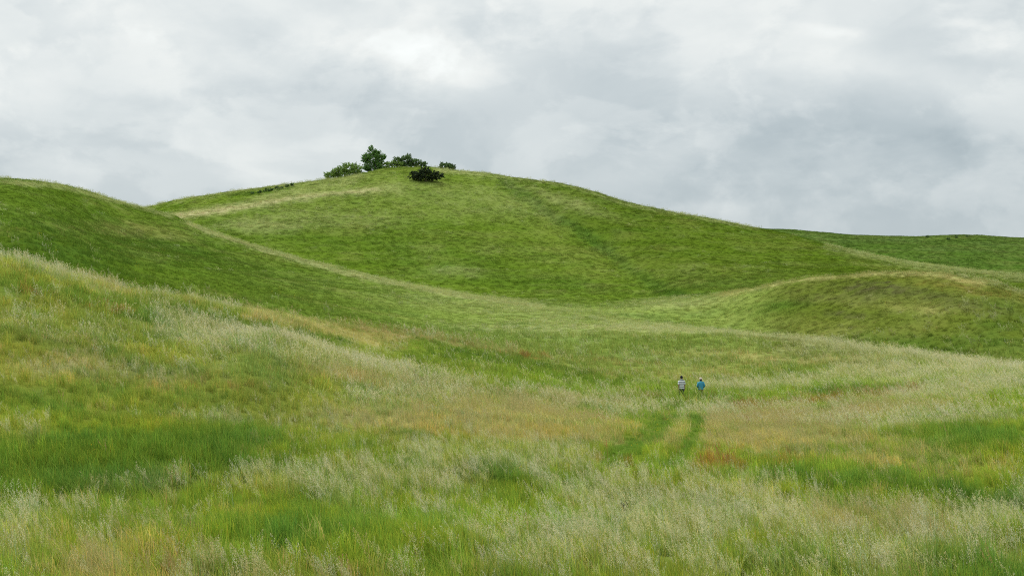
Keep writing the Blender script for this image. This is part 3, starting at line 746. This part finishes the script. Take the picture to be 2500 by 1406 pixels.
M_mid = plain('shrub_leaves', (.095, .165, .048), .7, .4, 2.0, .25)
M_dark = plain('juniper_leaves', (.030, .048, .018), .8, .4, 2.5, .12)
M_gap_shade = plain('gap_shade', (.018, .034, .012), .8, .3, 4)

def zat(u, d): return float(sample(Zg, np.array([u]), np.array([float(d)]))[0]) + CAMZ
def ground_at(sx, d):
    u = (sx - CX) / F; return Vector((u * d, d, zat(u, d)))
def ground_hit(sx, sy, dmin=10.0, dmax=450):
    """first ground met looking along that line of sight"""
    u = (sx - CX) / F; v = (CY - sy) / F
    dd = np.arange(dmin, dmax, .25); z = sample(Zg, np.full(len(dd), u), dd)
    k = int(np.argmax(z >= v * dd)); d = float(dd[k]); return Vector((u * d, d, zat(u, d)))

def tube(path, rads, ns=7):
    V = []; Fc = []
    for i, (p, r) in enumerate(zip(path, rads)):
        a = Vector(path[min(i+1, len(path)-1)]) - Vector(path[max(i-1, 0)]); a.normalize()
        e1 = a.cross(Vector((0, 1, 0.01))); e1.normalize(); e2 = a.cross(e1)
        for k in range(ns):
            t_ = 2*math.pi*k/ns; V.append(Vector(p) + (e1*math.cos(t_) + e2*math.sin(t_)) * r)
    for i in range(len(path)-1):
        for k in range(ns):
            Fc.append((i*ns+k, i*ns+(k+1) % ns, (i+1)*ns+(k+1) % ns, (i+1)*ns+k))
    return V, Fc
def merge(parts):
    V = []; Fc = []
    for v, f in parts:
        o_ = len(V); V += list(v); Fc += [tuple(i + o_ for i in q_) for q_ in f]
    return V, Fc

def shrub(name, label, cat, base, lobes, mat, nclump, per, leaf, spread, up=0.4, flat=1.0, group=None, stems=5, ground_follow=None):
    """lobes: (x, y, z, rx, ry, rz) about the base in metres"""
    root = bpy.data.objects.new(name, None); COL.objects.link(root); root.location = base; root.empty_display_size = .5
    tag(root, label, cat, group)
    vol = np.array([(l_[3]*l_[4]*l_[5]) ** .7 for l_ in lobes]); vol /= vol.sum()
    Vs = []; tips = []
    for i in range(nclump):
        l_ = lobes[int(rng.choice(len(lobes), p=vol))]
        v = rng.normal(0, 1, 3); v /= np.linalg.norm(v)
        if v[2] < -.8: v[2] *= -.6
        r = rng.uniform(.35, 1) ** .45 * rng.uniform(.86, 1.12)
        c = np.array(l_[:3]) + v * r * np.array(l_[3:])
        gz = zat((base.x + c[0]) / (base.y + c[1]), base.y + c[1]) - base.z
        if c[2] < gz + .12: c[2] = gz + .12 + rng.random() * .15
        tips.append(c)
        out = v * np.array([1, 1, 1]) + np.array([0, 0, up]); out /= np.linalg.norm(out)
        k = int(per * rng.uniform(.6, 1.4))
        t_ = rng.uniform(-1, 1, (k, 1))
        P_ = c + out * t_ * spread * rng.uniform(.8, 2.2) + rng.normal(0, 1, (k, 3)) * spread * np.array([.55, .55, .4 * flat])
        P_[:, 2] = np.maximum(P_[:, 2], gz + .03)
        a = rng.normal(0, 1, (k, 3)); a /= np.linalg.norm(a, axis=1)[:, None]
        b = np.cross(a, rng.normal(0, 1, (k, 3))); b /= np.linalg.norm(b, axis=1)[:, None]
        sz = leaf * rng.uniform(.6, 1.3, (k, 1))
        Vs.append(np.stack([P_ - a*sz, P_ + b*sz*.6, P_ + a*sz, P_ - b*sz*.6], 1).reshape(-1, 3))
    V = np.concatenate(Vs); nq = len(V) // 4
    cm = mesh_np('crown', V, np.arange(nq*4).reshape(-1, 4), 4, mat)
    cr_ = bpy.data.objects.new('crown', cm); COL.objects.link(cr_); cr_.parent = root
    parts = []
    for k in range(stems):
        tp = tips[int(rng.integers(len(tips)))]
        b0 = np.array([lobes[0][0] * .6 + rng.normal(0, .12), rng.normal(0, .12), -.15])
        if stems > 6: b0[0] = tp[0] * .5
        mid_ = b0 * .5 + tp * .5 + np.array([0, 0, .15 * tp[2]])
        Vt, Ft = tube([b0, b0*.7 + mid_*.3 + np.array([0, 0, .1]), mid_, tp], [.10*leaf/.12, .075*leaf/.12, .05*leaf/.12, .015])
        mesh_obj('trunk' if k == 0 else 'limb', Vt, Ft, M_bark, root)
    return root

G1 = 'shrubs crowning the main hill'
b = ground_at(912, 317)
shrub('small_tree', 'tallest bushy green tree standing on the hilltop', 'tree', b,
      [(0, 0, 2.7, 2.0, 1.9, 1.7), (-.5, 0, 4.5, .8, .9, 1.1), (.7, 0, 3.9, .9, .9, 1.0), (1.6, 0, 2.9, 1.1, 1.2, 1.2), (-1.8, 0, 2.8, .9, 1.0, 1.2), (0, 0, 1.2, 2.5, 1.8, 1.3), (.2, 0, .7, 2.9, 1.6, .8)],
      M_tree, 420, 38, .115, .20, up=.9, stems=9)
b = ground_at(846, 314)
shrub('low_shrub', 'wide light green thicket left of the tallest tree', 'shrub', b,
      [(.4, 0, 1.9, 1.9, 1.6, 1.2), (-1.4, 0, 1.0, 2.0, 1.6, 1.1), (-3.4, 0, .3, 1.5, 1.3, .9), (2.3, 0, 1.6, 1.5, 1.3, 1.2), (0, 0, .6, 3.6, 1.4, .9)],
      M_low, 400, 34, .115, .20, up=.3, stems=8)
b = ground_at(992, 318)
shrub('hill_shrub', 'dark rounded thicket right of the tallest tree', 'shrub', b,
      [(.1, 0, 1.9, 1.2, 1.2, 1.15), (-1.8, 0, 1.5, 1.2, 1.2, 1.0), (1.9, 0, 1.3, 1.5, 1.2, .8), (3.5, 0, .8, 1.2, 1.0, .6), (.5, 0, .6, 3.2, 1.2, .7)],
      M_mid, 330, 34, .115, .19, up=.4, stems=8)
b = ground_at(953, 317)
shrub('bramble', 'low green bramble joining the tree and the dark thicket', 'shrub', b,
      [(-1.6, 0, .8, 1.9, 1.1, .8), (1.2, 0, .8, 1.8, 1.1, .8)], M_low, 130, 30, .11, .18, up=.2, stems=5)
b = ground_at(1091, 318)
shrub('round_shrub', 'small dark shrub standing alone on the skyline right of the summit', 'shrub', b,
      [(-.5, 0, .9, 1.3, 1.0, .8), (.8, 0, .6, 1.2, 1.0, .75)], M_mid, 150, 32, .11, .16, up=.5, stems=5)
b = ground_hit(1040, 443, 220, 330)
shrub('juniper_bush', 'darkest wide juniper bush below the summit in front of the others', 'shrub', b,
      [(0, 0, 1.4, 2.4, 1.5, .95), (-2.0, 0, 1.2, 1.8, 1.3, .8), (2.1, 0, 1.1, 1.8, 1.3, .8), (-.2, 0, 2.3, 1.4, 1.1, .7), (0, 0, .6, 2.8, 1.4, .5)],
      M_dark, 340, 40, .12, .17, up=-.05, flat=.35, stems=7)
# a line of knee-high shrubs on the left shoulder, the first of them lowest on the slope
spots = [(617, 474, 8, 3), (634, 472, 10, 4), (652, 468, 14, 7), (664, 466, 10, 6), (676, 462, 10, 6), (687, 461, 7, 3), (702, 457, 8, 6), (713, 455, 8, 6)]
labs = ['flat dark scrub at the low left end of the shrub line', 'low scrub second from the left end of the shrub line',
        'widest dark clump in the shrub line on the left shoulder', 'dark clump just right of the widest one in the shrub line',
        'pointed clump in the middle of the shrub line', 'smallest clump in the shrub line on the left shoulder',
        'rounded clump second from the top end of the shrub line', 'dark clump at the top right end of the shrub line']
for (px, py, wp, hp), lb in zip(spots, labs):
    b = ground_hit(px, py, 235, 340); k = b.y / F
    shrub('low_scrub', lb, 'shrub', b, [(0, 0, hp*k*.5, wp*k*.55, wp*k*.5, hp*k*.6)], M_mid, 16, 22, .10, .12, up=.3, group='line of low scrub on the left shoulder', stems=1)
for px, py, wp, hp, lb in [(2264, 578, 7, 4, 'small dark scrub on the far right skyline, left of the bushier one'), (2335, 579, 9, 6, 'small bushy scrub breaking the far right skyline'),
                       (2361, 577, 12, 3, 'low mound of scrub right of the bushier one on the far skyline'), (2315, 584, 9, 4, 'flat dark scrub just below the far right skyline')]:
    b = ground_hit(px, py + 2, 340, 470)
    if b.y < 345: b = ground_at(px, 449)
    k = b.y / F
    shrub('skyline_scrub', lb, 'shrub', b, [(0, 0, hp*k*.6, wp*k*.5, wp*k*.5, hp*k*.65)], M_mid, 14, 22, .12, .14, up=.4, group='scrub on the far right skyline', stems=1)

# near-black leaf clump added in place of the shade in a grass gap
b = ground_hit(1543, 1285, 20, 60)
root = bpy.data.objects.new('gap_shade', None); COL.objects.link(root); root.location = b
root.scale = (1.2, 1.2, .82)
tag(root, 'near-black leaf clump standing in for a shaded gap in the pale foreground grass', 'shade clump')
Tn = []; 
for k in range(64):
    a = random.uniform(0, 2*math.pi); r = random.uniform(0, .10); h = random.uniform(.35, .74)
    p0 = Vector((r*math.cos(a), r*math.sin(a), 0)); tip = p0 + Vector((-.10 - random.random()*.22, random.gauss(0, .10), h))
    wv = Vector((random.gauss(0, 1), random.gauss(0, 1), .2)).normalized() * random.uniform(.018, .04)
    m_ = p0.lerp(tip, .6) + Vector((.03, 0, .03)); Tn.append(([p0, m_ - wv, tip, m_ + wv, (m_ + tip) / 2 + Vector((0, 0, .01))], [(0, 3, 4, 1), (1, 4, 2), (3, 2, 4)]))
V_, F_ = merge(Tn); mesh_obj('gap_leaves', V_, F_, M_gap_shade, root)
V_, F_ = merge([tube([(x, 0, 0), (x - .08, .01, .3), (x - .2, .0, .66)], [.01, .008, .004], 5) for x in (-.05, 0, .06)])
mesh_obj('gap_stems', V_, F_, M_gap_shade, root)

# ------------------------------------------------------------------ the two walkers
def skin_body(name, verts, edges, rad, mat, parent, root_i=0):
    me = bpy.data.meshes.new(name); me.from_pydata(verts, edges, []); me.update()
    o = bpy.data.objects.new(name, me); COL.objects.link(o); o.parent = parent
    md = o.modifiers.new('skin', 'SKIN'); md.use_smooth_shade = True
    if not me.skin_vertices: me.skin_vertices.new()
    for i, r in enumerate(rad):
        sv = me.skin_vertices[0].data[i]; sv.radius = r if isinstance(r, tuple) else (r, r); sv.use_root = (i == root_i)
    ss = o.modifiers.new('subdivision', 'SUBSURF'); ss.levels = 1; ss.render_levels = 2
    dg_ = bpy.context.evaluated_depsgraph_get(); dg_.update()
    ev = bpy.data.meshes.new_from_object(o.evaluated_get(dg_))
    if len(ev.polygons) > 50:
        o.modifiers.clear(); o.data = ev
    ev.materials.clear(); ev.materials.append(mat); return o

def loft(rings, ns=18, cap=False):
    """rings: (centre, rx, ry, tilt axis) -> open tube; horizontal ellipses blended along a path"""
    V = []; Fc = []
    for i, (c, rx, ry) in enumerate(rings):
        a = Vector(rings[min(i+1, len(rings)-1)][0]) - Vector(rings[max(i-1, 0)][0]); a.normalize()
        e1 = Vector((1, 0, 0)) - a * a.x
        if e1.length < .2: e1 = Vector((0, 0, 1)) - a * a.z
        e1.normalize(); e2 = a.cross(e1)
        for k in range(ns):
            t_ = 2*math.pi*k/ns; rr = 1 + .03 * math.sin(3*t_ + i * 1.7)
            V.append(Vector(c) + (e1*math.cos(t_)*rx + e2*math.sin(t_)*ry) * rr)
    for i in range(len(rings)-1):
        for k in range(ns): Fc.append((i*ns+k, i*ns+(k+1) % ns, (i+1)*ns+(k+1) % ns, (i+1)*ns+k))
    if cap:
        Fc.append(tuple(range(ns))[::-1]); Fc.append(tuple(range((len(rings)-1)*ns, len(rings)*ns)))
    return V, Fc
def dome(c, rx, ry, rz, lo=-.1, ns=20, nr=8, brim=None):
    rings = []
    for i in range(nr + 1):
        el_ = lo + (math.pi/2 - lo) * i / nr
        rings.append(((c[0], c[1], c[2] + rz*math.sin(el_)), max(rx*math.cos(el_), .003), max(ry*math.cos(el_), .003)))
    return loft(rings, ns)

M_skin = plain('skin', (.46, .27, .20), .55)
M_pants_d = plain('dark_trousers', (.030, .035, .050), .85, .2, 8)
M_pants_t = plain('taupe_trousers', (.13, .10, .085), .85, .3, 9)
M_cap = plain('navy_cap', (.010, .011, .022), .8)
M_teal = plain('teal_jacket', (.040, .23, .33), .75, .14, 5)
M_hair_d = plain('dark_hair', (.03, .02, .015), .6)
M_hat = plain('cream_hat', (.50, .44, .37), .8)
M_shoe = plain('shoe', (.05, .04, .035), .7)
M_eye = plain('eye', (.02, .02, .02), .3)
mshirt, t = new_mat('striped_shirt')
n = t.nodes.new; l = t.links.new
tcn = n('ShaderNodeTexCoord'); sx_ = n('ShaderNodeSeparateXYZ'); l(tcn.outputs['Object'], sx_.inputs[0])
mm = n('ShaderNodeMath'); mm.operation = 'ADD'; l(sx_.outputs[2], mm.inputs[0]); mm.inputs[1].default_value = .035 - .155 + .0
m2 = n('ShaderNodeMath'); m2.operation = 'PINGPONG'; l(mm.outputs[0], m2.inputs[0]); m2.inputs[1].default_value = .075
m3 = n('ShaderNodeMath'); m3.operation = 'LESS_THAN'; l(m2.outputs[0], m3.inputs[0]); m3.inputs[1].default_value = .029
mc = n('ShaderNodeMix'); mc.data_type = 'RGBA'; l(m3.outputs[0], mc.inputs[0])
mc.inputs[6].default_value = (.56, .60, .60, 1); mc.inputs[7].default_value = (.085, .095, .13, 1)
bs = n('ShaderNodeBsdfPrincipled'); bs.inputs['Roughness'].default_value = .85; l(mc.outputs[2], bs.inputs['Base Color'])
o_ = n('ShaderNodeOutputMaterial'); l(bs.outputs[0], o_.inputs[0])

def person(base, yaw, H, label, woman=False):
    root = bpy.data.objects.new('person', None); COL.objects.link(root)
    root.location = base; root.rotation_euler = (0, 0, yaw); tag(root, label, 'person', 'walkers in the meadow')
    root.scale = (H/1.76,) * 3
    hl = .07 if woman else .02                      # head carried forward
    V = [(0, 0, .95), (0, .0, 1.12), (0, hl*.3, 1.32), (0, hl*.6 + .0, 1.50), (0, hl + .02, 1.575), (0, hl + .03, 1.66), (0, hl + .025, 1.725), (0, hl + .135, 1.645)]
    r = [(.14, .105), (.125, .10), (.15, .105), (.055, .055), (.068, .075), (.074, .088), (.05, .06), (.012, .012)]
    E = [(0, 1), (1, 2), (2, 3), (3, 4), (4, 5), (5, 6), (5, 7)]
    def add(p, rr, par):
        V.append(p); r.append(rr); E.append((par, len(V)-1)); return len(V)-1
    arms = {}
    for s_ in (-1, 1):
        if woman: el_ = (s_*.27, -.06, 1.14); wr = (s_*.20, .16, 1.02); pm = (s_*.15, .23, 1.02); fd = Vector((-s_*.3, .9, .1))
        else:
            el_ = (s_*.225, -.05 + .03*s_, 1.14); wr = (s_*.245, .05 + .06*s_, .91); pm = (s_*.245, .07 + .07*s_, .83); fd = Vector((0, .15, -1))
        a = add((s_*.175, hl*.3, 1.41), .058, 2); b_ = add(el_, .042, a); c_ = add(wr, .028, b_); d_ = add(pm, (.036, .018), c_)
        arms[s_] = ((s_*.175, hl*.3, 1.41), el_, wr)
        fd.normalize(); side = Vector((0, 1, 0)) if not woman else Vector((0, 0, 1)); 
        for q_ in range(4):
            o1 = Vector(pm) + side * (q_ - 1.5) * .019 + fd * .035; ln = (.062, .078, .074, .058)[q_]
            f1 = add(tuple(o1), .009, d_); f2 = add(tuple(o1 + fd * ln * .55 + Vector((-s_*.008, 0, 0))), .008, f1)
            add(tuple(o1 + fd * ln + Vector((-s_*.022, 0, 0))), .007, f2)
        t1 = add(tuple(Vector(pm) + side * .035 + fd * -.005), .011, d_); add(tuple(Vector(pm) + side * .055 + fd * .035), .009, t1)
        ear = add((s_*.078, hl + .02, 1.65), (.012, .016), 5)
    legs = {}
    for s_ in (-1, 1):
        kn = (s_*.10, .12 if s_ < 0 else .03, .50); an = (s_*.10, .17 if s_ < 0 else -.22, .09 if s_ < 0 else .15)
        a = add((s_*.085, 0, .88), .095, 0); b_ = add(kn, .058, a); c_ = add(an, .038, b_); add((an[0], an[1] + .13, an[2] - (.05 if s_ < 0 else .10)), (.035, .022), c_)
        legs[s_] = ((s_*.085, 0, .90), kn, an)
    skin_body('body', V, E, r, M_skin, root)
    for s_ in (-1, 1):
        Ve, Fe = dome((s_*.03, hl + .108, 1.665), .011, .011, .011, -1.5, 10, 5); mesh_obj('eye', Ve, Fe, M_eye, root, True)
        an = legs[s_][2]; dz_ = -.05 if s_ < 0 else -.07
        Vs_, Fs_ = loft([((an[0], an[1] - .07, an[2] + dz_ + .02), .03, .035), ((an[0], an[1] - .02, an[2] + dz_ + .03), .045, .05), ((an[0], an[1] + .08, an[2] + dz_ + .005), .05, .038), ((an[0], an[1] + .18, an[2] + dz_ - .01), .03, .022)], 12, True)
        mesh_obj('shoe', Vs_, Fs_, M_shoe, root, True)
    # upper garment, one mesh: trunk, collar and sleeves
    mt = M_teal if woman else mshirt
    k = 1.08 if woman else 1.0
    hem = .90 if woman else .86
    body_r = [((0, .0, hem), .195*k, .150*k), ((0, 0, 1.0), .185*k, .145*k), ((0, 0, 1.14), .178*k, .138*k), ((0, hl*.3, 1.28), .195*k, .140*k),
              ((0, hl*.4, 1.38), .205*k, .132*k), ((0, hl*.5, 1.435), .180*k, .115*k), ((0, hl*.6, 1.475), .115, .095), ((0, hl*.7, 1.505), .070, .068), ((0, hl*.75, 1.53), .066, .064)]
    parts = [loft(body_r, 22)]
    for s_ in (-1, 1):
        sh, eb, wr = [Vector(x_) for x_ in arms[s_]]
        if woman: pts = [(sh + Vector((-s_*.05, 0, .0)), .085), (sh, .088), (sh.lerp(eb, .5), .075), (eb, .066), (eb.lerp(wr, .5), .056), (eb.lerp(wr, .95), .046)]
        else: pts = [(sh + Vector((-s_*.05, 0, .0)), .074), (sh, .074), (sh.lerp(eb, .5), .066), (sh.lerp(eb, .92), .064)]
        parts.append(loft([(tuple(p_), r_, r_) for p_, r_ in pts], 14))
    Vg_, Fg_ = merge(parts); mesh_obj('jacket' if woman else 'shirt', Vg_, Fg_, mt, root, True)
    # trousers
    parts = [loft([((0, 0, .80), .165, .125), ((0, 0, .90), .170, .128), ((0, 0, 1.03), .150, .118)], 20)]
    for s_ in (-1, 1):
        hp, kn, an = [Vector(x_) for x_ in legs[s_]]
        parts.append(loft([(tuple(p_), r_, r_) for p_, r_ in [(hp, .105), (hp.lerp(kn, .4), .098), (kn, .078), (kn.lerp(an, .5), .068), (kn.lerp(an, .95), .062)]], 14))
    Vg_, Fg_ = merge(parts); mesh_obj('trousers', Vg_, Fg_, M_pants_t if woman else M_pants_d, root, True)
    if woman:
        Vh, Fh = dome((0, hl - .002, 1.600), .094, .100, .125, -.9); mesh_obj('hair', Vh, Fh, M_hair_d, root, True)
        Vb, Fb = loft([((0, hl + .03, 1.685), .125, .140), ((0, hl + .03, 1.705), .10, .115), ((0, hl + .03, 1.76), .094, .108), ((0, hl + .03, 1.79), .07, .08), ((0, hl + .03, 1.798), .003, .003)], 22)
        mesh_obj('sun_hat', Vb, Fb, M_hat, root, True)
    else:
        Vh, Fh = dome((0, hl + .005, 1.615), .082, .095, .11, -.7); mesh_obj('hair', Vh, Fh, M_hair_d, root, True)
        Vb, Fb = dome((0, hl + .025, 1.675), .092, .108, .105, -.25)
        Vp, Fp = loft([((0, hl + .10, 1.675), .085, .012), ((0, hl + .16, 1.668), .075, .008), ((0, hl + .21, 1.655), .045, .006)], 14, True)
        Vb, Fb = merge([(Vb, Fb), (Vp, Fp)]); mesh_obj('cap', Vb, Fb, M_cap, root, True)
    return root
b = ground_at(1664, 96.0); b.z += 0.0
person(b, R(4), 1.72, 'person in striped grey and navy shirt and dark cap, walking away at left')
b = ground_at(1711, 96.6)
person(b, R(-3), 1.58, 'person in teal jacket and pale hat, walking away at right', True)
